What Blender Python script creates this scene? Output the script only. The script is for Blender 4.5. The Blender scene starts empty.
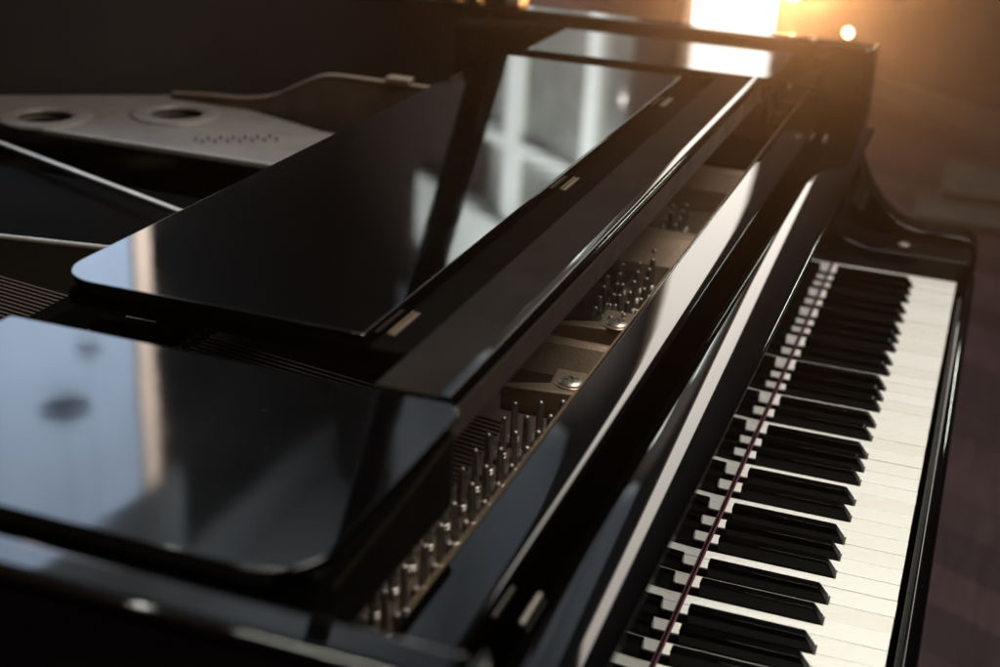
import bpy, bmesh, math, random
from mathutils import Vector, Matrix
random.seed(7)
S = bpy.context.scene
COL = S.collection
R = math.radians
MM = 0.001

# ------------------------------------------------------------------ camera
YAW, PITCH, ROLL = 0.32328, 0.38798, 0.05582
fw = Vector((math.cos(YAW)*math.cos(PITCH), math.sin(YAW)*math.cos(PITCH), -math.sin(PITCH)))
rt = Vector((math.sin(YAW), -math.cos(YAW), 0.0))
up = rt.cross(fw)
r2 = rt*math.cos(ROLL) + up*math.sin(ROLL)
u2 = -rt*math.sin(ROLL) + up*math.cos(ROLL)
cd = bpy.data.cameras.new('camera')
cam = bpy.data.objects.new('camera', cd)
COL.objects.link(cam)
cam.matrix_world = Matrix(((r2.x, u2.x, -fw.x, -0.5291), (r2.y, u2.y, -fw.y, -0.0002),
                           (r2.z, u2.z, -fw.z, 0.5773), (0, 0, 0, 1)))
cd.sensor_width = 36
cd.lens = 51.44
cd.clip_start = 0.02
cd.clip_end = 200
cd.dof.use_dof = True
cd.dof.focus_distance = 1.13
cd.dof.aperture_fstop = 4.6
cd.dof.aperture_blades = 0
S.camera = cam

# ------------------------------------------------------------------ world, exposure, cycles
W = bpy.data.worlds.new('World')
S.world = W
W.use_nodes = True
bg = W.node_tree.nodes['Background']
bg.inputs[0].default_value = (0.55, 0.42, 0.34, 1)
bg.inputs[1].default_value = 0.004
S.view_settings.view_transform = 'Standard'
S.view_settings.look = 'None'
S.view_settings.exposure = 0
S.view_settings.gamma = 1
cy = S.cycles
cy.use_denoising = True
cy.max_bounces = 7
cy.diffuse_bounces = 3
cy.glossy_bounces = 5
cy.volume_bounces = 0
cy.sample_clamp_indirect = 6
cy.blur_glossy = 0.3
cy.caustics_reflective = False
cy.caustics_refractive = False

# ------------------------------------------------------------------ lamps and added lights
def area(name, loc, target, sx, sy, power, col, spread=180):
    l = bpy.data.lights.new(name, 'AREA')
    l.shape = 'RECTANGLE'
    l.size = sx
    l.size_y = sy
    l.energy = power
    l.color = col
    o = bpy.data.objects.new(name, l)
    COL.objects.link(o)
    o.location = loc
    o.rotation_euler = (Vector(target)-Vector(loc)).to_track_quat('-Z', 'Y').to_euler()
    l.spread = R(spread)
    return o
def spot(name, loc, target, ang, blend, power, col, rad=0.05):
    l = bpy.data.lights.new(name, 'SPOT')
    l.energy = power
    l.color = col
    l.spot_size = R(ang)
    l.spot_blend = blend
    l.shadow_soft_size = rad
    o = bpy.data.objects.new(name, l)
    COL.objects.link(o)
    o.location = loc
    o.rotation_euler = (Vector(target)-Vector(loc)).to_track_quat('-Z', 'Y').to_euler()
    return o
area('soft_ceiling_lamp', (0.85, -0.55, 2.3), (0.7, 0.1, 0), 1.6, 1.0, 27, (1.0, 0.975, 0.93), 120)
area('tube_lamp', (0.55, -0.95, 1.75), (0.6, 0.1, 0), 0.75, 0.07, 5, (0.95, 1.0, 0.88))
area('side_tube_lamp', (-0.35, 0.38, 2.2), (-0.1, 0.38, 0.2), 0.03, 1.45, 7, (0.97, 1.0, 0.86), 70).rotation_euler = (0, 0, 0)
area('slip_glint_light', (3.95, -0.85, 0.95), (1.1, 0.0, 0.1), 0.45, 0.07, 3.0, (0.9, 1.0, 0.82))  # off-frame area light added for glints on the key slip and arm curve
area('round_lamp', (-0.35, 1.29, 2.2), (-0.1, 0.3, 0.2), 0.025, 0.025, 0.3, (0.97, 1.0, 0.90), 90)
spot('wall_fill_spot', (5.4, 2.6, 4.0), (8.2, 3.0, 1.7), 75, 0.6, 1900, (0.97, 1.0, 0.95), 0.12)  # unseen spot added to brighten the pale bars and panes
spot('ceiling_fill_spot', (5.0, 2.8, 3.5), (7.4, 4.3, 5.9), 125, 0.9, 290, (0.82, 0.92, 1.0), 0.2)  # unseen spot added to brighten the pale upper walls and ceiling
gl = bpy.data.lights.new('added_glow_point', 'POINT')  # point light of the added globe pendant
gl.energy = 4
gl.color = (1.0, 0.50, 0.22)
gl.shadow_soft_size = 0.07

spot('corner_fill_spot', (7.2, 3.9, 4.3), (8.6, 4.9, 6.0), 120, 0.9, 150, (0.82, 0.92, 1.0), 0.2)  # second unseen spot added to lift the ceiling corner
spot('added_glow_spot', (3.524, 0.566, 0.040), (-0.6, 0.1, 3.2), 92, 0.2, 860, (1.0, 0.45, 0.17), 0.05)  # spot added to make a flare-like orange glow in the air

# ------------------------------------------------------------------ materials
def nt(name):
    m = bpy.data.materials.new(name)
    m.use_nodes = True
    t = m.node_tree
    return m, t, t.nodes['Principled BSDF']
def noise(t, scale, detail=4, stretch=None, rough=0.55):
    tc = t.nodes.new('ShaderNodeTexCoord')
    n = t.nodes.new('ShaderNodeTexNoise')
    n.inputs['Scale'].default_value = scale
    n.inputs['Detail'].default_value = detail
    n.inputs['Roughness'].default_value = rough
    if stretch:
        mp = t.nodes.new('ShaderNodeMapping')
        mp.inputs['Scale'].default_value = stretch
        t.links.new(tc.outputs['Object'], mp.inputs[0])
        t.links.new(mp.outputs[0], n.inputs['Vector'])
    else:
        t.links.new(tc.outputs['Object'], n.inputs['Vector'])
    return n
def ramp(t, src, lo, hi, p0=0.3, p1=0.7):
    r = t.nodes.new('ShaderNodeMapRange')
    r.inputs['From Min'].default_value = p0
    r.inputs['From Max'].default_value = p1
    r.inputs['To Min'].default_value = lo
    r.inputs['To Max'].default_value = hi
    t.links.new(src, r.inputs['Value'])
    return r.outputs[0]
def mixc(t, fac, a, b):
    m = t.nodes.new('ShaderNodeMix')
    m.data_type = 'RGBA'
    t.links.new(fac, m.inputs['Factor'])
    m.inputs['A'].default_value = (*a, 1)
    m.inputs['B'].default_value = (*b, 1)
    return m.outputs['Result']
def mat(name, c1, c2=None, rough=(0.4, 0.5), scale=40, metal=0.0, bump=0.0, bscale=None, stretch=None, spec=0.5, ior=1.5):
    m, t, p = nt(name)
    n = noise(t, scale, stretch=stretch)
    if c2 is None:
        c2 = tuple(v*0.8 for v in c1)
    t.links.new(mixc(t, ramp(t, n.outputs['Fac'], 0, 1), c1, c2), p.inputs['Base Color'])
    t.links.new(ramp(t, n.outputs['Fac'], *rough), p.inputs['Roughness'])
    p.inputs['Metallic'].default_value = metal
    p.inputs['Specular IOR Level'].default_value = spec
    p.inputs['IOR'].default_value = ior
    if bump:
        b = t.nodes.new('ShaderNodeBump')
        b.inputs['Strength'].default_value = bump
        b.inputs['Distance'].default_value = 0.001
        nb = noise(t, bscale or scale*4, 5)
        t.links.new(nb.outputs['Fac'], b.inputs['Height'])
        t.links.new(b.outputs[0], p.inputs['Normal'])
    return m
def lacquer(name, r0, r1, wave=0.0):
    m, t, p = nt(name)
    d1 = noise(t, 850, 2)
    d2 = noise(t, 11, 3)
    mu = t.nodes.new('ShaderNodeMath')
    mu.operation = 'MULTIPLY'
    t.links.new(ramp(t, d1.outputs['Fac'], 0, 1, 0.69, 0.76), mu.inputs[0])
    t.links.new(ramp(t, d2.outputs['Fac'], 0, 1, 0.42, 0.68), mu.inputs[1])
    t.links.new(mixc(t, mu.outputs[0], (0.0006, 0.0006, 0.0006), (0.11, 0.10, 0.09)), p.inputs['Base Color'])
    n = noise(t, 9, 5)
    t.links.new(ramp(t, n.outputs['Fac'], r0, r1), p.inputs['Roughness'])
    p.inputs['IOR'].default_value = 1.53
    if wave:
        b = t.nodes.new('ShaderNodeBump')
        b.inputs['Strength'].default_value = wave
        b.inputs['Distance'].default_value = 0.001
        nb = noise(t, 14, 2)
        t.links.new(nb.outputs['Fac'], b.inputs['Height'])
        t.links.new(b.outputs[0], p.inputs['Normal'])
    return m
def emit(name, col, st, var=0.12, scale=1.2):
    m, t, p = nt(name)
    p.inputs['Base Color'].default_value = (0.02, 0.02, 0.02, 1)
    n = noise(t, scale, 3)
    t.links.new(mixc(t, ramp(t, n.outputs['Fac'], 0, 1), col, tuple(c*(1-var) for c in col)), p.inputs['Emission Color'])
    p.inputs['Emission Strength'].default_value = st
    return m
LAC = lacquer('black_lacquer', 0.02, 0.05)
LAC_DESK = lacquer('black_lacquer_desk', 0.02, 0.07, 0.05)
LAC_SHELF = lacquer('black_lacquer_shelf', 0.04, 0.075, 0.10)
SATIN = mat('satin_black', (0.007, 0.006, 0.0055), (0.011, 0.0095, 0.0085), rough=(0.5, 0.62), scale=25, spec=0.12)
RAILF = mat('rail_plate_reflection', (0.052, 0.034, 0.029), (0.038, 0.025, 0.021), rough=(0.35, 0.5), scale=30)  # brown stands for the iron plate mirrored in the rail front
LINING = mat('rim_lining', (0.020, 0.012, 0.009), (0.013, 0.008, 0.006), rough=(0.6, 0.75), scale=12)
IVORY = mat('ivory_white', (0.79, 0.765, 0.715), (0.765, 0.735, 0.68), rough=(0.22, 0.30), scale=18)
def vary(m, amount):
    """a slightly different tone on every object that uses m"""
    t = m.node_tree
    p = t.nodes['Principled BSDF']
    src = p.inputs['Base Color'].links[0].from_socket
    oi = t.nodes.new('ShaderNodeObjectInfo')
    mx = t.nodes.new('ShaderNodeMix')
    mx.data_type = 'RGBA'
    mx.blend_type = 'MULTIPLY'
    t.links.new(ramp(t, oi.outputs['Random'], 0, 1, 0, 1), mx.inputs['Factor'])
    t.links.new(src, mx.inputs['A'])
    mx.inputs['B'].default_value = (1-amount, 1-amount*1.2, 1-amount*1.7, 1)
    t.links.new(mx.outputs['Result'], p.inputs['Base Color'])
vary(IVORY, 0.07)
KEYWOOD = mat('key_wood', (0.35, 0.24, 0.14), rough=(0.5, 0.6), scale=30)
EBONY = mat('ebony_black', (0.0012, 0.0011, 0.001), (0.0022, 0.002, 0.0018), rough=(0.08, 0.16), scale=60, spec=0.10)
BLOCK = mat('block_black', (0.0035, 0.003, 0.003), (0.005, 0.0045, 0.004), rough=(0.08, 0.14), scale=30, spec=0.12)
RED = mat('red_felt', (0.12, 0.04, 0.048), (0.07, 0.024, 0.03), rough=(0.9, 1.0), scale=900, bump=0.5, bscale=2500)
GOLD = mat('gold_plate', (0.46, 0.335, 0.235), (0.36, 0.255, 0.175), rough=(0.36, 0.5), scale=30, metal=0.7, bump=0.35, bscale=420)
PALE = mat('plate_highlight', (0.66, 0.60, 0.52), (0.52, 0.47, 0.40), rough=(0.3, 0.42), scale=30, metal=0.4)  # plate colour lightened to stand for lit edges and bar tops
GOLDK = mat('shaded_gold_plate', (0.18, 0.125, 0.09), (0.12, 0.082, 0.06), rough=(0.42, 0.55), scale=26, metal=0.5, bump=0.4, bscale=350)  # darker copy of the plate gold for its shaded faces and floor
GOLDD = mat('grey_gold_plate', (0.255, 0.215, 0.18), (0.18, 0.15, 0.125), rough=(0.42, 0.55), scale=20, metal=0.35, bump=0.4, bscale=300)  # duller, greyer gold for the far web
STEEL = mat('steel_pin', (0.50, 0.45, 0.385), (0.30, 0.265, 0.225), rough=(0.40, 0.54), scale=300, metal=1.0)
NICKEL = mat('nickel_screw', (0.55, 0.49, 0.40), (0.4, 0.35, 0.29), rough=(0.36, 0.5), scale=120, metal=0.9)
BRASSD = mat('tarnished_brass', (0.22, 0.15, 0.09), (0.15, 0.10, 0.06), rough=(0.4, 0.55), scale=60, metal=0.7)
LAC_FALL = lacquer('black_lacquer_fallboard', 0.02, 0.04)
LAC_FALL.node_tree.nodes['Principled BSDF'].inputs['IOR'].default_value = 1.6
HINGE = mat('bronze_hinge', (0.17, 0.125, 0.09), (0.12, 0.088, 0.062), rough=(0.4, 0.55), scale=90, metal=0.6)
BRASS = mat('brass_hinge', (0.62, 0.47, 0.30), (0.45, 0.33, 0.2), rough=(0.30, 0.45), scale=90, metal=0.8)
COPPER = mat('copper_wound_wire', (0.20, 0.13, 0.085), (0.14, 0.09, 0.06), rough=(0.35, 0.5), scale=200, metal=0.8)
WIRE = mat('shaded_steel_wire', (0.035, 0.032, 0.029), rough=(0.3, 0.4), scale=200, metal=1.0)  # steel darkened to stand for the shade under the lid
SPRUCE = mat('shaded_spruce', (0.012, 0.009, 0.006), (0.008, 0.006, 0.004), rough=(0.6, 0.7), scale=30, stretch=(12, 1, 1), spec=0.0)  # near black puts the shade under the raised lid into the colour
def matte(m):
    """diffuse only: leaves out all reflections"""
    t = m.node_tree
    d = t.nodes.new('ShaderNodeBsdfDiffuse')
    p = t.nodes['Principled BSDF']
    t.links.new(p.inputs['Base Color'].links[0].from_socket, d.inputs['Color'])
    t.links.new(d.outputs[0], t.nodes['Material Output'].inputs['Surface'])
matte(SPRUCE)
RAILTOP = mat('rail_top_black', (0.017, 0.0140, 0.0125), (0.012, 0.010, 0.009), scale=25)
matte(RAILTOP)
BASEM = mat('base_black', (0.004, 0.0036, 0.0033), (0.003, 0.0027, 0.0025), scale=25)
matte(BASEM)
FELT = mat('white_felt', (0.42, 0.39, 0.34), (0.34, 0.31, 0.27), rough=(0.9, 1.0), scale=500)
WALL = mat('brown_wall', (0.022, 0.014, 0.010), (0.014, 0.009, 0.006), rough=(0.7, 0.9), scale=2.2, bump=0.2, bscale=30)
DARK = mat('dark_wall', (0.004, 0.0036, 0.0032), (0.010, 0.009, 0.008), rough=(0.8, 0.95), scale=5, bump=0.2, bscale=40)
CEIL = mat('ceiling_paint', (0.40, 0.40, 0.40), (0.34, 0.34, 0.34), rough=(0.8, 0.95), scale=1.5)
WHITE = mat('white_paint', (0.72, 0.74, 0.72), (0.62, 0.64, 0.62), rough=(0.5, 0.6), scale=2.5)
PANEG = mat('grey_pane', (0.25, 0.265, 0.245), (0.055, 0.06, 0.055), rough=(0.5, 0.7), scale=2.2)
CLOTH = mat('green_grey_cloth', (0.060, 0.058, 0.046), (0.042, 0.041, 0.033), rough=(0.9, 1), scale=25, bump=0.4, bscale=300)
WARMPANE = emit('warm_window_light', (1.0, 0.915, 0.82), 4.2, 0.06)
BLUEPANE = emit('blue_window_light', (0.60, 0.76, 1.0), 3.6, 0.22, 0.9)
BEIGEPANE = emit('beige_window_light', (1.0, 0.80, 0.66), 4.6, 0.15, 3)
GLOBE = emit('added_lamp_glass', (1.0, 0.70, 0.42), 14, 0.03)
def floor_mat():
    m, t, p = nt('dark_wood_floor')
    tc = t.nodes.new('ShaderNodeTexCoord')
    mp = t.nodes.new('ShaderNodeMapping')
    mp.inputs['Rotation'].default_value = (0, 0, R(-61.3))
    br = t.nodes.new('ShaderNodeTexBrick')
    br.inputs['Scale'].default_value = 1.0
    br.inputs['Brick Width'].default_value = 3.2
    br.inputs['Row Height'].default_value = 0.125
    br.inputs['Mortar Size'].default_value = 0.0012
    br.inputs['Color1'].default_value = (0.080, 0.045, 0.047, 1)
    br.inputs['Color2'].default_value = (0.040, 0.023, 0.025, 1)
    br.inputs['Mortar'].default_value = (0.012, 0.007, 0.008, 1)
    t.links.new(tc.outputs['Object'], mp.inputs[0])
    t.links.new(mp.outputs[0], br.inputs['Vector'])
    n = noise(t, 6, 5, stretch=(1, 9, 1))
    mx = t.nodes.new('ShaderNodeMix')
    mx.data_type = 'RGBA'
    mx.blend_type = 'MULTIPLY'
    mx.inputs['Factor'].default_value = 0.7
    t.links.new(br.outputs['Color'], mx.inputs['A'])
    t.links.new(mixc(t, ramp(t, n.outputs['Fac'], 0, 1), (1, 1, 1), (0.45, 0.42, 0.42)), mx.inputs['B'])
    t.links.new(mx.outputs['Result'], p.inputs['Base Color'])
    p.inputs['Roughness'].default_value = 0.6
    p.inputs['Specular IOR Level'].default_value = 0.15
    return m
FLOORM = floor_mat()

# ------------------------------------------------------------------ mesh helpers (all lengths in mm)
def obj(name, bm, m, parent=None, bevel=0.0, seg=2, smooth=30, origin=None):
    bmesh.ops.recalc_face_normals(bm, faces=bm.faces[:])
    bmesh.ops.scale(bm, vec=(MM, MM, MM), verts=bm.verts[:])
    if origin is not None:
        bmesh.ops.translate(bm, vec=-Vector(origin)*MM, verts=bm.verts[:])
    me = bpy.data.meshes.new(name)
    bm.to_mesh(me)
    bm.free()
    me.materials.append(m)
    me.shade_smooth()
    me.set_sharp_from_angle(angle=R(smooth))
    o = bpy.data.objects.new(name, me)
    COL.objects.link(o)
    if bevel:
        b = o.modifiers.new('bevel', 'BEVEL')
        b.width = bevel*MM
        b.segments = seg
        b.limit_method = 'ANGLE'
        b.angle_limit = R(40)
        b.harden_normals = True
    w = Vector(origin)*MM if origin is not None else Vector((0, 0, 0))
    attach(o, parent, w)
    return o
WPOS = {}
def attach(o, parent, world):
    WPOS[o.name] = world.copy()
    if parent is not None:
        o.parent = parent
        o.location = world - WPOS[parent.name]
    else:
        o.location = world
def tag(o, label, cat, group=None):
    o['label'] = label
    o['category'] = cat
    if group:
        o['group'] = group
def struct(o):
    o['kind'] = 'structure'
    return o
def empty(name, loc, label, cat):
    o = bpy.data.objects.new(name, None)
    o.empty_display_size = 0.05
    COL.objects.link(o)
    attach(o, None, Vector(loc)*MM)
    tag(o, label, cat)
    return o
def add_prism(bm, poly, axis, a, b):
    """poly in the plane across axis, extruded from a to b along it"""
    def P(u, v, w):
        return {'x': (w, u, v), 'y': (u, w, v), 'z': (u, v, w)}[axis]
    A = [bm.verts.new(P(u, v, a)) for u, v in poly]
    B = [bm.verts.new(P(u, v, b)) for u, v in poly]
    bm.faces.new(A)
    bm.faces.new(B[::-1])
    n = len(poly)
    for i in range(n):
        j = (i+1) % n
        bm.faces.new((A[i], B[i], B[j], A[j]))
def add_box(bm, x0, x1, y0, y1, z0, z1):
    add_prism(bm, [(x0, y0), (x1, y0), (x1, y1), (x0, y1)], 'z', z0, z1)
def add_cone(bm, p0, p1, r0, r1, n=16, caps=True):
    p0, p1 = Vector(p0), Vector(p1)
    d = (p1-p0).normalized()
    a = d.orthogonal().normalized()
    b = d.cross(a)
    A, B = [], []
    for i in range(n):
        t = 2*math.pi*i/n
        v = a*math.cos(t)+b*math.sin(t)
        A.append(bm.verts.new(p0+v*r0))
        B.append(bm.verts.new(p1+v*r1))
    for i in range(n):
        j = (i+1) % n
        bm.faces.new((A[i], A[j], B[j], B[i]))
    if caps:
        bm.faces.new(A[::-1])
        bm.faces.new(B)
def add_lathe(bm, c, prof, n=32):
    """prof: (radius, z) pairs turned round the vertical through c"""
    rings = []
    for r, z in prof:
        rings.append([bm.verts.new((c[0]+r*math.cos(2*math.pi*i/n), c[1]+r*math.sin(2*math.pi*i/n), c[2]+z)) for i in range(n)])
    for A, B in zip(rings, rings[1:]):
        for i in range(n):
            j = (i+1) % n
            bm.faces.new((A[i], A[j], B[j], B[i]))
    bm.faces.new(rings[0][::-1])
    bm.faces.new(rings[-1])
def box(name, x0, x1, y0, y1, z0, z1, m, parent=None, bevel=0.0, seg=2):
    bm = bmesh.new()
    add_box(bm, x0, x1, y0, y1, z0, z1)
    return obj(name, bm, m, parent, bevel, seg, origin=((x0+x1)/2, (y0+y1)/2, z0))
def prism(name, poly, axis, a, b, m, parent=None, bevel=0.0, seg=2, smooth=30):
    bm = bmesh.new()
    add_prism(bm, poly, axis, a, b)
    return obj(name, bm, m, parent, bevel, seg, smooth)
def rounded(x0, x1, y0, y1, rads, n=10):
    """rectangle with corner radii (x0y0, x1y0, x1y1, x0y1)"""
    out = []
    cs = [(x0, y0, 1, 1, 180), (x1, y0, -1, 1, 270), (x1, y1, -1, -1, 0), (x0, y1, 1, -1, 90)]
    for (cx, cy_, sx, sy, a0), r in zip(cs, rads):
        if r <= 0:
            out.append((cx, cy_))
            continue
        for i in range(n+1):
            a = R(a0+90*i/n)
            out.append((cx+sx*r+r*math.cos(a), cy_+sy*r+r*math.sin(a)))
    return out
def smooth_curve(pts, n=8):
    """Catmull-Rom through pts"""
    out = []
    P = [pts[0]]+list(pts)+[pts[-1]]
    for i in range(1, len(P)-2):
        p0, p1, p2, p3 = P[i-1:i+3]
        for k in range(n):
            t = k/n
            out.append(tuple(0.5*((2*p1[j])+(-p0[j]+p2[j])*t+(2*p0[j]-5*p1[j]+4*p2[j]-p3[j])*t*t+(-p0[j]+3*p1[j]-3*p2[j]+p3[j])*t**3) for j in (0, 1)))
    out.append(pts[-1])
    return out

# ------------------------------------------------------------------ the setting
FZ = -720
CZ = 6000
bm = bmesh.new(); add_box(bm, -6000, 14000, -6000, 9000, FZ-60, FZ)
fl = struct(obj('floor', bm, FLOORM))
bm = bmesh.new(); add_box(bm, -6000, 14000, -6000, 9000, CZ, CZ+60)
struct(obj('ceiling', bm, CEIL))
# window wall: runs from Q along D (the outside is behind it)
Q = Vector((6020, 826, 0)); D = Vector((0.676, 0.737, 0)).normalized(); N = Vector((-D.y, D.x, 0))   # N points into the room
def wall_pt(t, off, z):
    return Q + D*t + N*off + Vector((0, 0, z))
def add_wall_box(bm, t0, t1, o0, o1, z0, z1):
    A = [bm.verts.new(wall_pt(t, o, z0)) for t, o in ((t0, o0), (t1, o0), (t1, o1), (t0, o1))]
    B = [bm.verts.new(wall_pt(t, o, z1)) for t, o in ((t0, o0), (t1, o0), (t1, o1), (t0, o1))]
    bm.faces.new(A); bm.faces.new(B[::-1])
    for i in range(4):
        j = (i+1) % 4
        bm.faces.new((A[i], B[i], B[j], A[j]))
def wall_part(name, rects, o0, o1, m, parent=None, org=None):
    bm = bmesh.new()
    for t0, t1, z0, z1 in rects:
        add_wall_box(bm, t0, t1, o0, o1, z0, z1)
    return obj(name, bm, m, parent, origin=org)
w = wall_part('wall', [(-9000, 243, FZ, CZ), (1022, 1357, FZ, CZ), (243, 1022, 5000, CZ), (1357, 5660, FZ, CZ)], -200, 0, WALL)
tag(w, 'dark brown far wall behind the piano with a bright tall window', 'wall')
bm = bmesh.new(); add_box(bm, -3000, 10700, 5000, 5200, FZ, CZ)
w = obj('wall', bm, DARK); tag(w, 'near black side wall beyond the tail of the piano', 'wall')
wall_part('skirting_board', [(-8900, 243, FZ, FZ+110)], 1, 18, mat('skirting_paint', (0.085, 0.060, 0.045), rough=(0.4, 0.5), scale=4), w)
bpy.data.objects['skirting_board'].parent = bpy.data.objects['wall']
# bright window
wb = empty('window', wall_pt(632, 0, FZ), 'tall bright sunlit window glowing at the top of the picture', 'window')
o_ = wall_pt(632, -90, FZ)
wall_part('pane', [(262, 1004, FZ+5, 4985)], -110, -100, WARMPANE, wb, o_)
wall_part('frame', [(244, 276, FZ+2, 4995), (989, 1021, FZ+2, 4995), (277, 988, 4962, 4996)], -95, -40, mat('window_frame_paint', (0.20, 0.14, 0.09), rough=(0.4, 0.5), scale=5), wb, o_)
# lattice window with pale bars
wl = empty('window', wall_pt(2610, 0, FZ), 'wide dim window with pale crossed bars, mirrored in the open music desk', 'window')
o_ = wall_pt(2610, 0, 0)
wall_part('pane', [(1359, 2900, 424, 2713)], 4, 14, PANEG, wl, o_)
wall_part('glazing_bar', [(2495, 2660, 424, 2713)], 15, 60, WHITE, wl, o_)
wall_part('glazing_bar', [(1600, 1745, 424, 2713)], 15, 60, WHITE, wl, o_)
wall_part('glazing_bar', [(1746, 2494, 2155, 2245), (2661, 3080, 2155, 2245)], 15, 58, WHITE, wl, o_)
wall_part('header', [(2349, 3800, 2715, 3209)], 4, 120, WHITE, wl, o_)
# side windows on the dark wall
ws = empty('window', (5600, 5000, FZ), 'large blue daylight window, mirrored in the near music desk shelf', 'window')
box('pane', 2500, 6850, 4985, 4992, 1500, 4738, BLUEPANE, ws)
for x in (3600, 5200):
    box('glazing_bar', x-25, x+25, 4968, 4983, 1500, 4737, DARK, ws)
ws2 = empty('window', (6985, 5000, FZ), 'narrow warm beige strip of window beside the blue one', 'window')
box('pane', 6900, 7075, 4985, 4992, 1000, 4736, BEIGEPANE, ws2)
cw = wall_part('cornice', [(1640, 4250, 3700, 5990)], 2, 40, CEIL)
tag(cw, 'pale upper band of the window wall above the wide dim window', 'cornice')
ck = box('cornice', -3000, 7300, 4950, 4984, 4750, 5990, CEIL)
ck2 = box('cornice_end', 7301, 10600, 4950, 4984, 5480, 5990, CEIL, ck)
tag(ck, 'pale upper band of the side wall above the blue window', 'cornice')
# pendants; the glowing one above the frame is added for an orange glow
def pendant(loc, r, label, shade, glow=None):
    p = empty('pendant_lamp', (loc[0], loc[1], loc[2]), label, 'lamp')
    p['group'] = 'pendant lamps'
    bm = bmesh.new(); add_cone(bm, (loc[0], loc[1], loc[2]+r*0.8), (loc[0], loc[1], CZ-2), 1.2, 1.2, 8); obj('cord', bm, SATIN, p, origin=loc)
    if glow:
        bm = bmesh.new(); bmesh.ops.create_uvsphere(bm, u_segments=24, v_segments=14, radius=r); bmesh.ops.translate(bm, vec=loc, verts=bm.verts[:])
        obj('added_glass_globe', bm, glow, p, origin=loc)
    if shade:
        bm = bmesh.new(); add_lathe(bm, loc, shade); obj('lamp_shade', bm, DARK, p, origin=loc)
    return p
pendant((3594, 577, 27), 55, 'added orange glass globe pendant above the frame, made up for the glow', [(12, 58), (14, 70), (10, 84)], GLOBE)
go = bpy.data.objects.new('added_glow_point', gl); COL.objects.link(go); go.location = (3.50, 0.562, 0.02)
dish = [(150, -22), (155, -10), (110, 24), (44, 40), (30, 66), (10, 80)]
pendant((5911, 4860, 3690), 60, 'black dish pendant hanging against the blue window, mirrored in the near shelf', dish)
pendant((6200, 4880, 3405), 40, 'smaller black pendant near the edge of the blue window', [(r*0.55, z*0.6) for r, z in dish])
for loc, r, lab, col in (((5830, 625, -478), 15, 'small warm candle-like lamp on the wall right of the bright window', (1.0, 0.78, 0.5)), ((6960, 1880, 1649), 13, 'small white round lamp on the wall between the two windows', (1.0, 0.96, 0.88))):
    o = empty('small_lamp', loc, lab, 'lamp')
    o['group'] = 'small wall lamps'
    bm = bmesh.new(); bmesh.ops.create_uvsphere(bm, u_segments=20, v_segments=12, radius=r); bmesh.ops.translate(bm, vec=loc, verts=bm.verts[:])
    obj('bulb', bm, emit('bulb_light', col, 14, 0.02), o, origin=loc)
    bm = bmesh.new(); n_ = -N; add_cone(bm, Vector(loc)+N*(-14 if False else -r), Vector(loc)-N*60, 6, 8, 10); obj('holder', bm, BRASSD, o, origin=loc)

wlp = empty('added_wall_lamp', wall_pt(-60, 0, -150), 'made-up orange wall lamp added to put a glow on the brown wall', 'lamp')  # unseen lamp added for an orange glow on the wall
bm = bmesh.new(); add_wall_box(bm, -105, -15, 0.5, 20, -195, -105); obj('back_plate', bm, BRASSD, wlp, 3, origin=wall_pt(-60, 10, -150))
bm = bmesh.new(); add_cone(bm, wall_pt(-60, 20, -150), wall_pt(-60, 540, -120), 8, 8, 12); obj('arm', bm, BRASSD, wlp, origin=wall_pt(-60, 20, -150))
bm = bmesh.new(); add_cone(bm, wall_pt(-60, 590, -117), wall_pt(-60, 530, -120), 30, 60, 20); obj('lamp_shade', bm, BRASSD, wlp, origin=wall_pt(-60, 560, -118))
spot('wall_glow_spot', wall_pt(-60, 520, -121)*MM, wall_pt(-60, 0, -150)*MM, 125, 1.0, 15, (1.0, 0.50, 0.20), 0.05)  # added spot that casts this glow
# low carpeted step on the floor at the right
bn = empty('step', (4500, 0, FZ), 'low greenish grey carpeted step on the floor beyond the keyboard', 'step')
box('upper_tread', 4160, 4570, -1200, 95, FZ+1, FZ+52, CLOTH, bn, 10, 3)
box('lower_tread', 3930, 4159, -1200, 160, FZ+1, FZ+22, CLOTH, bn, 8, 3)

# ------------------------------------------------------------------ the grand piano
piano = empty('grand_piano', (611, 900, FZ), 'open polished black grand piano with its keyboard bared and music desk lying flat', 'piano')
KW = 23.5
def part(*a, **k):
    return None
# case: outer rim following the straight bass side, tail and bent treble side
inner = [(1297, 146), (1297, 700)] + smooth_curve([(1297, 720), (1268, 850), (1180, 1010), (1050, 1150), (930, 1300), (850, 1480), (790, 1640), (660, 1790), (460, 1850), (240, 1830), (60, 1740), (-40, 1600), (-92, 1420)], 6) + [(-92, 146)]
outer = []
NORMS = []
for i, p in enumerate(inner):
    a = Vector(inner[max(i-1, 0)]); b = Vector(inner[min(i+1, len(inner)-1)])
    if i == 0: d = Vector((0, 1))
    elif i == len(inner)-1: d = Vector((0, -1))
    else: d = (b-a).normalized()
    n = Vector((d.y, -d.x))
    NORMS.append(n)
    outer.append((p[0]+n.x*(46 if i < len(inner)-2 else 30), p[1]+n.y*(46 if i < len(inner)-2 else 30)))
poly = inner + outer[::-1]
prism('rim', poly, 'z', -150, 258, LAC, piano, 8, 5)
core = [(p[0]-n_.x*2.5, p[1]-n_.y*2.5) for p, n_ in zip(inner, NORMS)]
core2 = [(p[0]-n_.x*0.4, p[1]-n_.y*0.4) for p, n_ in zip(inner, NORMS)]
lin = core + core2[::-1]
prism('rim_lining', [(a, max(b, 246)) for a, b in lin][1:-1], 'z', 64, 250, LINING, piano)
prism('soundboard', [(p[0], max(p[1], 240)) for p in inner], 'z', 52, 62, SPRUCE, piano)
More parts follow.
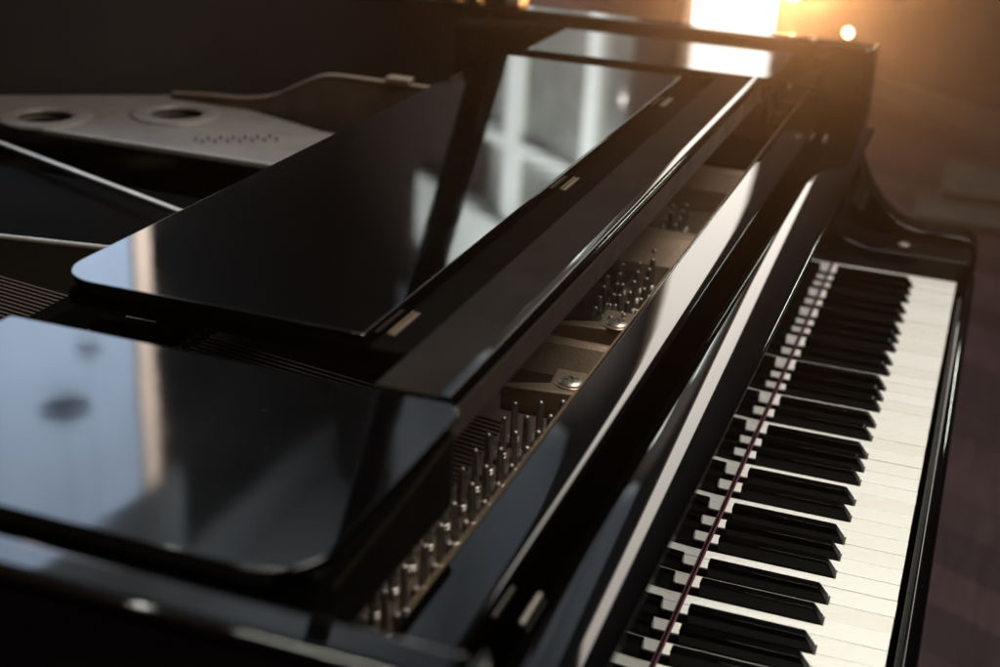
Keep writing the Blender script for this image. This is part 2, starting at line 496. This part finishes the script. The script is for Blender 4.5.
prism('bottom_board', [(p[0], p[1]) for p in inner], 'z', -150, -120, SATIN, piano)
# cheek arms with the curved sweep down to the key end
arm_yz = [(146.5, -150), (146.5, 249)] + [(143, 257.5), (143, 130)]
sweep = smooth_curve([(143, 128), (138, 108), (124, 82), (104, 58), (82, 43), (58, 36), (30, 35)], 6)
arm_poly = [(146, -150), (146, 258), (143, 258)] + sweep + [(5, 35), (-6, 33), (-14, 27), (-18, 18), (-19, 8), (-19, -150)]
for x0, x1 in ((1297, 1343), (-122, -92)):
    prism('cheek_arm', arm_poly, 'x', x0, x1, LAC if x0 > 0 else BLOCK, piano, 3, 4)
# key blocks beside the keyboard
blk = [(-14, -80), (-14, 20), (-10, 24), (-4, 26), (110, 26), (140, 34), (174, 70), (181, 100), (181, -80)]
for x0, x1 in ((1223.5, 1296.5), (-91.5, -1.5)):
    kb = prism('key_block', blk, 'x', x0, x1, BLOCK, piano, 2.5, 3)
    bm = bmesh.new(); add_lathe(bm, ((x0+x1)/2, 70, 26), [(7, 0), (7, 1), (5.5, 2), (2, 2.4)]); obj('screw_cap', bm, STEEL, kb, origin=((x0+x1)/2, 70, 26))
box('key_bed', -74, 1296, -14, 180, -140, -66, BASEM, piano)
slip = [(-22, -66), (-22, -20)] + [(-13.4+8.6*math.cos(R(180-180*i/14)), -17+8.6*math.sin(R(180-180*i/14))) for i in range(15)] + [(-4.8, -20), (-4.8, -66)]
prism('key_slip', slip, 'x', -74.5, 1296.5, LAC, piano, 0, 2)
# white and black keys
OFF = {1: -3.3, 3: 3.3, 6: -4.2, 8: 0.0, 10: 4.2}
SEQ = [0, 2, 4, 5, 7, 9, 11]
BW = 5.5
blacks = []
for wi in range(52):
    pc = (9 + SEQ[(wi+5) % 7] - 9) % 12      # wi = 0 is A
    if pc in (0, 2, 5, 7, 9) and wi < 51:
        blacks.append((wi, (wi+1)*KW + OFF[pc+1]))
bdict = dict(blacks)
YK = 152
for wi in range(52):
    x0, x1 = wi*KW+0.25, (wi+1)*KW-0.25
    lx = bdict[wi-1]+BW+1.2 if (wi-1) in bdict else x0
    rx = bdict[wi]-BW-1.2 if wi in bdict else x1
    z = random.uniform(-0.4, 0.2)
    o = 48 + random.uniform(-.1, .1)
    fy = random.uniform(-0.25, 0.25)
    poly = [(x0, fy), (x1, fy), (x1, o), (rx, o), (rx, 150), (lx, 150), (lx, o), (x0, o)]
    cl = []
    for p in poly:
        if not cl or (abs(p[0]-cl[-1][0])+abs(p[1]-cl[-1][1])) > 1e-6:
            cl.append(p)
    bm = bmesh.new(); add_prism(bm, cl, 'z', -19, z)
    obj('white_key', bm, IVORY, piano, 0.45, 2, origin=((x0+x1)/2, 75, -19))
for wi, cx in blacks:
    cx += random.uniform(-0.25, 0.25)
    dz = random.uniform(-0.3, 0.3)
    y0 = 49.6 + random.uniform(-0.5, 0.5)
    y1 = 141
    bm = bmesh.new()
    secs = [(y0, -6, BW, BW), (y0, 2.2, BW, BW), (y0+7.2, 10.6+dz, BW-1.0, BW), (y0+9.5, 11.5+dz, BW-1.1, BW), (y1, 11.5+dz, BW-1.1, BW)]
    # side outline with taper: bottom ring and top ring
    bot = [bm.verts.new(v) for v in ((cx-BW, y0, -6), (cx+BW, y0, -6), (cx+BW, y1, -6), (cx-BW, y1, -6))]
    mid = [bm.verts.new(v) for v in ((cx-BW, y0, 2.0), (cx+BW, y0, 2.0), (cx+BW, y1, 1.0), (cx-BW, y1, 1.0))]
    top = [bm.verts.new(v) for v in ((cx-BW+1.0, y0+7.6, 11.5+dz), (cx+BW-1.0, y0+7.6, 11.5+dz), (cx+BW-1.0, y1, 11.5+dz), (cx-BW+1.0, y1, 11.5+dz))]
    bm.faces.new(bot[::-1]); bm.faces.new(top)
    for A, B in ((bot, mid), (mid, top)):
        for i in range(4):
            j = (i+1) % 4
            bm.faces.new((A[i], A[j], B[j], B[i]))
    add_box(bm, cx-BW-0.7, cx+BW+0.7, y1+0.02, 149.8, -6, -0.6)
    obj('black_key', bm, EBONY, piano, 1.3, 3, origin=(cx, 95, -6))
# red felt strip where the fallboard meets the keys
prism('felt_strip', [(148.2, 0.6), (149.9, 0.6), (149.9, 1.1), (149.5, 1.5), (148.6, 1.5), (148.2, 1.1)], 'x', 1, 1221, RED, piano, 0.5, 2)
# fallboard: mirror-black face, gently crowned top
def crown(y0, z0, tilts, step=1.0):
    """integrate a list of (y, slope in degrees) into a fair curve"""
    pts = [(y0, z0)]
    y, z = y0, z0
    while y < tilts[-1][0]-1e-6:
        for (ya, ta), (yb, tb) in zip(tilts, tilts[1:]):
            if ya <= y < yb:
                t_ = ta+(tb-ta)*(y+step/2-ya)/(yb-ya)
        z += step*math.tan(R(t_)); y += step
        pts.append((y, z))
    return pts
fb = [(150.4, 2), (150.4, 161), (150.2, 163), (149.6, 164.5), (148.5, 165.6), (146.5, 166), (129, 169.2), (126.8, 169.9), (125, 171.2), (124.2, 172.6), (124.1, 173.6), (124.6, 174.6)]
fb += crown(125.5, 175.6, [(125.5, 30), (127, 14), (130, 6), (136, 3.7), (140, 2.0), (145, 0.1), (150, -1.7), (155, -3.8), (160, -6.5), (164, -11), (168, -20), (171, -40)])
fb += [(172.6, 170.5), (173.2, 167), (173.2, 163), (173.2, 2)]
fbo = prism('fallboard', fb, 'x', 2, 1221.5, LAC_FALL, piano, 0, 2, 60)
for x in (67, 1155):
    bm = bmesh.new(); add_cone(bm, (x-15, 174.8, 173), (x+15, 174.8, 173), 1.6, 1.6, 14); obj('hinge_pin', bm, STEEL, fbo, 0.6, origin=(x, 174.5, 174))
# long beam across the front of the tuning pins
st = [(182.0, 20), (182.0, 186), (182.0, 192), (182.0, 196)]
st += crown(182.0, 197.2, [(182, 45), (183, 12), (184, 6.0), (186, 3.5), (188, 2.0), (190, 1.1), (196, 0.45), (206, 0.1), (215, -0.1)], 0.5)
st += [(215.6, 199.3), (216.0, 198.8), (216.2, 198), (216.2, 194), (216.2, 20)]
prism('stretcher_beam', st, 'x', -74, 1296, LAC, piano, 0, 2, 60)
prism('beam_trim', [(216.8, 150), (216.8, 198), (218.2, 198), (218.2, 150)], 'x', 7, 1296, BRASSD, piano, 0.4)

# iron plate: tuning web, pads with screws, ridges
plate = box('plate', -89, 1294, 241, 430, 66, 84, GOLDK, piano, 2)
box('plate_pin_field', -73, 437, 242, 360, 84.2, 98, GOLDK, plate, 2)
def pad(x0, x1):
    """flat lug with a thin lip toward the bass and a sloping ridge toward the treble"""
    bm = bmesh.new()
    add_prism(bm, [(x0+10, 246), (x1, 246), (x1, 292), (x0+22, 288), (x0+8, 318), (x0, 322), (x0+4, 290)], 'z', 84.2, 117)
    lug = obj('plate_lug', bm, GOLD, plate, 2.2, 3)
    return lug
def ridge(x0, w, y1=340):
    return prism('plate_ridge', [(x0, 84.2), (x0+w*0.12, 108), (x0+w*0.55, 130), (x0+w*0.72, 133), (x0+w*0.95, 131), (x0+w, 126), (x0+w, 84.2)], 'y', 246.3, y1, GOLD, plate, 1.0, 2, 10)
def screw(c, par):
    x, y, z = c
    bm = bmesh.new()
    add_lathe(bm, c, [(13.2, 0), (13.2, 0.8), (12.4, 1.4)], 40)
    s = obj('washer', bm, GOLD, par, origin=c)
    bm = bmesh.new()
    add_lathe(bm, (x, y, z), [(10.3, 1.45), (10.3, 2.2), (9.0, 3.4), (6.5, 4.2), (3, 4.5)], 40)
    h = obj('screw', bm, NICKEL, par, origin=c)
    # cross slot pressed into the head
    cut = bmesh.new()
    ca, sa = math.cos(R(25)), math.sin(R(25))
    a_, b_ = 6.4, 1.5
    cross = [(a_, -b_), (a_, b_), (b_, b_), (b_, a_), (-b_, a_), (-b_, b_), (-a_, b_), (-a_, -b_), (-b_, -b_), (-b_, -a_), (b_, -a_), (b_, -b_)]
    add_prism(cut, [(x+u*ca-v*sa, y+u*sa+v*ca) for u, v in cross], 'z', z+2.6, z+8)
    bmesh.ops.recalc_face_normals(cut, faces=cut.faces[:])
    bmesh.ops.scale(cut, vec=(MM, MM, MM), verts=cut.verts[:])
    bmesh.ops.translate(cut, vec=-Vector(c)*MM, verts=cut.verts[:])
    cm = bpy.data.meshes.new('cutter'); cut.to_mesh(cm); cut.free()
    cm.materials.append(SATIN)
    boolean(h, cm)
    return h
def boolean(o, cm):
    c = bpy.data.objects.new('cutter', cm)
    COL.objects.link(c)
    c.parent = o
    m = o.modifiers.new('cut', 'BOOLEAN')
    m.operation = 'DIFFERENCE'
    m.solver = 'EXACT'
    m.object = c
    bpy.context.view_layer.update()
    dg = bpy.context.evaluated_depsgraph_get()
    me = bpy.data.meshes.new_from_object(o.evaluated_get(dg))
    o.modifiers.clear()
    old = o.data
    o.data = me
    me.name = o.name
    bpy.data.objects.remove(c)
    bpy.data.meshes.remove(cm)
for lx, sx, rx in ((440, 466, 490), (586, 604, 0), (1118, 1140, 0)):
    lug = pad(lx, lx+52)
    screw((sx, 272, 117), lug)
ridge(491, 34)
ridge(792, 60)
ridge(1085, 30)
# tuning pins: square-headed steel pins
def pin_mesh():
    bm = bmesh.new()
    add_cone(bm, (0, 0, 0), (0, 0, 14), 3.1, 3.1, 14, True)
    add_cone(bm, (0, 0, 14), (0, 0, 16), 3.1, 2.6, 14, False)
    # tapered square head
    A = [bm.verts.new((sx*2.2, sy*2.2, 15)) for sx, sy in ((-1, -1), (1, -1), (1, 1), (-1, 1))]
    B = [bm.verts.new((sx*1.8, sy*1.8, 34.2)) for sx, sy in ((-1, -1), (1, -1), (1, 1), (-1, 1))]
    C = [bm.verts.new((sx*1.7, sy*1.7, 34.6)) for sx, sy in ((-1, -1), (1, -1), (1, 1), (-1, 1))]
    add_lathe(bm, (0, 0, 34.4), [(2.2*math.cos(a*math.pi/14), 2.2*math.sin(a*math.pi/14)) for a in range(7)], 14)
    for P_, Q_ in ((A, B), (B, C)):
        for i in range(4):
            j = (i+1) % 4
            bm.faces.new((P_[i], P_[j], Q_[j], Q_[i]))
    bm.faces.new(A[::-1]); bm.faces.new(C)
    # wire coil near the base
    for z in (5, 6.6, 8.2):
        add_cone(bm, (0, 0, z-0.7), (0, 0, z), 3.6, 4.5, 14, False)
        add_cone(bm, (0, 0, z), (0, 0, z+0.7), 4.5, 3.6, 14, False)
    bmesh.ops.recalc_face_normals(bm, faces=bm.faces[:])
    bmesh.ops.scale(bm, vec=(MM, MM, MM), verts=bm.verts[:])
    me = bpy.data.meshes.new('tuning_pin')
    bm.to_mesh(me); bm.free()
    me.materials.append(STEEL)
    me.shade_smooth(); me.set_sharp_from_angle(angle=R(30))
    return me
PINM = pin_mesh()
pins = []
def pin(x, y, z=98.2):
    o = bpy.data.objects.new('tuning_pin', PINM)
    COL.objects.link(o)
    attach(o, piano, Vector((x, y, z))*MM)
    o.rotation_euler = (random.uniform(-.03, .03)-0.03, random.uniform(-.03, .03), random.uniform(0, 1.5))
    pins.append((x, y))
for k in range(13):
    x = 398 - 28.0*k
    pin(x, 258.5 + random.uniform(-.6, .6))
    if k < 12: pin(x-9+random.uniform(-.7, .7), 272.5 + random.uniform(-.6, .6))
    if k < 11: pin(x-19+random.uniform(-.7, .7), 288 + random.uniform(-.6, .6))
for k in range(7):
    x = 641 + 28.5*k
    y = 263 + 4.4*k
    if x < 830:
        pin(x, y, 84.2)
        if k < 6: pin(x-14, y+8.5, 84.2)
        if k < 4: pin(x-26, y+17, 84.2)
        if k < 5: pin(x+2, y+26, 84.2)
        if k < 4: pin(x-12, y+35, 84.2)
for k in range(5):
    pin(880+26*k, 288+2.0*k, 84.2)
    pin(870+26*k, 300+2.0*k, 84.2)
# strings
def wire(name, p0, p1, r, m):
    bm = bmesh.new(); add_cone(bm, p0, p1, r, r, 8)
    return obj(name, bm, m, piano, origin=p0)
for k in range(46):
    x = 95 + 6.6*k
    wire('bass_string', (x, 300, 108), (x+0.13*1000, 1300, 128), 1.15, COPPER)
for k in range(36):
    x = 590 + 5.3*k
    wire('tenor_string', (x, 300, 106), (x-14, 1120, 112), 0.55, WIRE)
# tail part of the plate with round openings, its bars and the treble web
tail = [(868, 1262), (868, 640), (1012, 640), (1030, 770), (1074, 880), (1112, 996), (1060, 1080), (1004, 1165), (944, 1262)]
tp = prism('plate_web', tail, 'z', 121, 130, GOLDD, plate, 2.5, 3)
cut = bmesh.new()
HOLES = [((1008, 960), 34), ((912, 1086), 34)]
for (hx, hy), r in HOLES:
    add_cone(cut, (hx, hy, 90), (hx, hy, 150), r, r, 48)
bmesh.ops.recalc_face_normals(cut, faces=cut.faces[:])
bmesh.ops.scale(cut, vec=(MM, MM, MM), verts=cut.verts[:])
cm = bpy.data.meshes.new('cutter'); cut.to_mesh(cm); cut.free(); cm.materials.append(GOLDD)
boolean(tp, cm)
for (hx, hy), r in HOLES:
    bm = bmesh.new()
    n, k = 48, 12
    rings = []
    for i in range(n):
        a = 2*math.pi*i/n
        ring = []
        for j in range(k):
            b = 2*math.pi*j/k
            rr = r+11+14*math.cos(b)
            ring.append(bm.verts.new((hx+rr*math.cos(a), hy+rr*math.sin(a), 129.5+5*math.sin(b))))
        rings.append(ring)
    for i in range(n):
        for j in range(k):
            bm.faces.new((rings[i][j], rings[(i+1) % n][j], rings[(i+1) % n][(j+1) % k], rings[i][(j+1) % k]))
    obj('opening_lip', bm, GOLDD, tp, smooth=80, origin=(hx, hy, 130))
prism('plate_edge_highlight', [(863.5, 1262), (863.5, 640), (867.5, 640), (867.5, 1262)], 'z', 124, 130.6, PALE, plate, 1, 2)  # pale strip painted as the highlight along the plate's edge
web = smooth_curve([(1012, 134), (960, 138), (905, 141), (862, 150), (826, 168), (796, 182), (770, 186), (720, 186), (640, 186)], 6) + [(640, 112), (1012, 112)]
prism('treble_web', web, 'x', 1078, 1092, GOLDK, plate, 1, 2)  # dark gold stands for the shaded side of the web
edge = smooth_curve([(1012, 134.3), (960, 138.3), (905, 141.3), (862, 150.3), (826, 168.3), (796, 182.3), (770, 186.3), (720, 186.3), (640, 186.3)], 6)
prism('web_edge_highlight', edge + [(y, z+4) for y, z in edge[::-1]], 'x', 1077, 1087, GOLD, plate, 1.2, 2)  # lighter strip standing for the lit top of the web
box('plate_bolt', 1072, 1092, 672, 704, 190.6, 197, GOLD, plate, 2)
def bar(p0, p1, w, z0, z1):
    d = (Vector(p1)-Vector(p0)).normalized(); n = Vector((-d.y, d.x))*w/2
    a, b = Vector(p0), Vector(p1)
    prism('plate_bar', [tuple(a-n), tuple(b-n), tuple(b+n), tuple(a+n)], 'z', z0, z1, PALE, plate, 2.5, 3)  # pale colour stands for light on the bar tops
bar((812, 1110), (560, 470), 8, 124, 131)
bar((498, 1000), (590, 480), 5.5, 125, 131)
for i in range(7):
    for j in range(2):
        bm = bmesh.new(); x = 905+9*i+7*j; y = 862-11.5*i+13*j
        add_cone(bm, (x, y, 130.2), (x, y, 135.5), 1.8, 1.5, 10); obj('hitch_pin', bm, STEEL, plate, origin=(x, y, 130.2))
# dampers lying over the strings behind the desk
for k in range(14):
    x = 318 + 13.2*k
    bm = bmesh.new()
    add_prism(bm, [(548, 146), (612, 146), (612, 158), (604, 166), (556, 166), (548, 158)], 'x', x, x+9.5)
    d_ = obj('damper', bm, BASEM, piano, 1.2, 2, origin=(x+5, 580, 146))
    box('damper_felt', x+1.5, x+8, 544, 616, 137, 145.6, FELT, d_, 0.8)
    box('damper_shank', x+10.2, x+11.4, 560, 586, 146.5, 166, FELT, d_)
box('damper_rail', 120, 1090, 618, 634, 150, 176, BASEM, piano, 2)

# ------------------------------------------------------------------ music desk: rail, base, leaf and two side shelves
desk = box('music_desk_base', 205, 1037, 295, 545, 226, 237, BASEM, piano, 2)
rl = [(247, 226), (247, 245)]
for i in range(7):
    a = R(180-90*i/6)
    rl.append((250.2+3.2*math.cos(a), 245+3.2*math.sin(a)))
rl += [(292.5, 248.2), (294.3, 247), (294.6, 245), (294.6, 222), (250, 222)]
prism('desk_rail', rl, 'x', 133, 1089, RAILTOP, desk, 0, 2, 25)
box('rail_reflection', 133.2, 1088.8, 245.9, 246.8, 222.2, 241.5, RAILF, desk)  # brown panel put on for the plate's reflection
# glossy lipping on the rail's front edge
lip = [(246.2, 242)] + [(249.6+3.4*math.cos(R(180-90*i/10)), 245.9+3.4*math.sin(R(180-90*i/10))) for i in range(11)] + [(254.5, 249.3), (255.2, 248.5), (249, 242)]
prism('rail_lipping', lip, 'x', 133.5, 1088.5, LAC, desk, 0, 2, 25)
leaf_poly = rounded(196, 1046, 328.5, 552, (3, 3, 10, 34), 12)
leaf = prism('desk_leaf', leaf_poly, 'z', 240, 248, LAC_DESK, desk, 1.6, 3)
for x in (246, 602, 952):
    h = box('hinge_plate', x-21, x+21, 321, 324.5, 237.3, 238.3, HINGE, desk, 0.3)
    bm = bmesh.new(); add_cone(bm, (x-21, 325.9, 238.2), (x+21, 325.9, 238.2), 0.8, 0.8, 10); obj('hinge_pin', bm, BRASSD, h, origin=(x, 325.9, 238.2))
# shelves left and right of the desk
def shelf(x0, x1, rads):
    """slab whose front face is undercut"""
    bm = bmesh.new()
    T = rounded(x0, x1, 236, 531, rads, 10)
    Bt = rounded(x0+3, x1-3, 240, 528, [r*0.9 for r in rads], 10)
    a = [bm.verts.new((x, y, 248)) for x, y in T]; b = [bm.verts.new((x, y, 238)) for x, y in Bt]
    bm.faces.new(a); bm.faces.new(b[::-1])
    for i in range(len(a)):
        j = (i+1) % len(a)
        bm.faces.new((a[i], b[i], b[j], a[j]))
    sh = obj('side_shelf', bm, LAC_SHELF, desk, 2, 4, origin=((x0+x1)/2, 380, 238))
    prism('shelf_apron', rounded(x0+6, x1-1, 239, 520, [r*0.9 for r in rads], 10), 'z', 192, 237.7, BLOCK, sh, 1, 2)
    return sh
shelf(-64, 129, (30, 14, 4, 4))
shelf(1091, 1290, (14, 30, 4, 4))
for x0, x1 in ((-91.5, -73), (1293, 1294)):
    box('shelf_runner', x0, x1, 200, 600, 180, 204, SATIN, desk)
bm = bmesh.new(); add_lathe(bm, (1304, 222, 258.3), [(5, 0), (5, 3), (3.5, 5), (1.5, 5.6)], 20); obj('rim_bumper', bm, BRASS, piano, origin=(1304, 222, 258.3))
bm = bmesh.new(); add_cone(bm, (1296.8, 246, 200), (1288, 246, 200), 5, 4, 20); obj('stop_knob', bm, BRASS, piano, 1, origin=(1296, 246, 200))

# ------------------------------------------------------------------ raised lid and its prop
ANG = R(44)
def lid_part(name, poly, t0, t1):
    bm = bmesh.new()
    add_prism(bm, poly, 'z', t0, t1)
    bmesh.ops.rotate(bm, cent=(0, 0, 0), matrix=Matrix.Rotation(-ANG, 3, 'Y'), verts=bm.verts[:])
    bmesh.ops.translate(bm, vec=(-121, 0, 256), verts=bm.verts[:])
    return obj(name, bm, LAC, piano, 4, 3)
lidpoly = [(2, 505), (1470, 505), (1470, 760), (1400, 900), (1300, 1030), (1180, 1170), (1060, 1320), (980, 1500), (900, 1660), (760, 1830), (580, 1900), (340, 1880), (130, 1780), (40, 1640), (2, 1460)]
lid_part('lid', lidpoly, 2, 22)
lid_part('lid_flap', rounded(2, 1470, 506, 855, (20, 20, 6, 6)), 23, 43)
# prop: tapered stick from the treble rim up to the lid
p0, p1 = Vector((1348, 650, 259)), Vector((694, 650, 1044))
d = (p1-p0).normalized(); n = Vector((-d.z, 0, d.x)).normalized()
bm = bmesh.new()
A = [bm.verts.new(p0+n*a+Vector((0, b, 0))) for a, b in ((-28, -16), (28, -16), (28, 16), (-28, 16))]
B = [bm.verts.new(p1+n*a+Vector((0, b, 0))) for a, b in ((-9, -12), (9, -12), (9, 12), (-9, 12))]
bm.faces.new(A[::-1]); bm.faces.new(B)
for i in range(4):
    j = (i+1) % 4
    bm.faces.new((A[i], A[j], B[j], B[i]))
prop = obj('lid_prop', bm, LAC, piano, 4, 3)
box('prop_bracket', 1300, 1342, 612, 632, 259, 270, BRASS, prop, 2)
box('prop_socket', 1300, 1343, 672, 690, 259, 345, SATIN, prop, 3)
box('prop_socket', 1300, 1343, 706, 735, 259, 350, SATIN, prop, 3)
bm = bmesh.new(); add_cone(bm, (1322, 622, 262), (1318, 634, 300), 4, 4, 14); obj('prop_pin', bm, BRASS, prop, origin=(1322, 622, 262))
# legs
for x, y in ((20, 80), (1200, 80), (330, 1560)):
    bm = bmesh.new()
    add_cone(bm, (x, y, -150), (x, y, FZ+70), 62, 42, 8)
    lg = obj('leg', bm, LAC, piano, 4, 2, origin=(x, y, -150))
    bm = bmesh.new(); add_cone(bm, (x-15, y, FZ+32), (x+15, y, FZ+32), 32, 32, 24); obj('caster', bm, BRASS, lg, 3, origin=(x, y, FZ+32))
    bm = bmesh.new(); add_cone(bm, (x, y, FZ+69), (x, y, FZ+58), 34, 26, 16); obj('ferrule', bm, BRASS, lg, origin=(x, y, FZ+69))

# ------------------------------------------------------------------ air
bm = bmesh.new(); add_box(bm, -9000, 17000, -9000, 12000, FZ-1000, CZ+500)
hz = obj('haze', bm, bpy.data.materials.new('added_haze'))  # thin haze added to spread the orange glow
hm = hz.data.materials[0]; hm.use_nodes = True
t = hm.node_tree; t.nodes.clear()
out = t.nodes.new('ShaderNodeOutputMaterial'); pv = t.nodes.new('ShaderNodeVolumePrincipled')
pv.inputs['Color'].default_value = (0.95, 0.93, 0.9, 1)
pv.inputs['Density'].default_value = 0.003
pv.inputs['Anisotropy'].default_value = 0.89
t.links.new(pv.outputs[0], out.inputs['Volume'])
hz['kind'] = 'stuff'
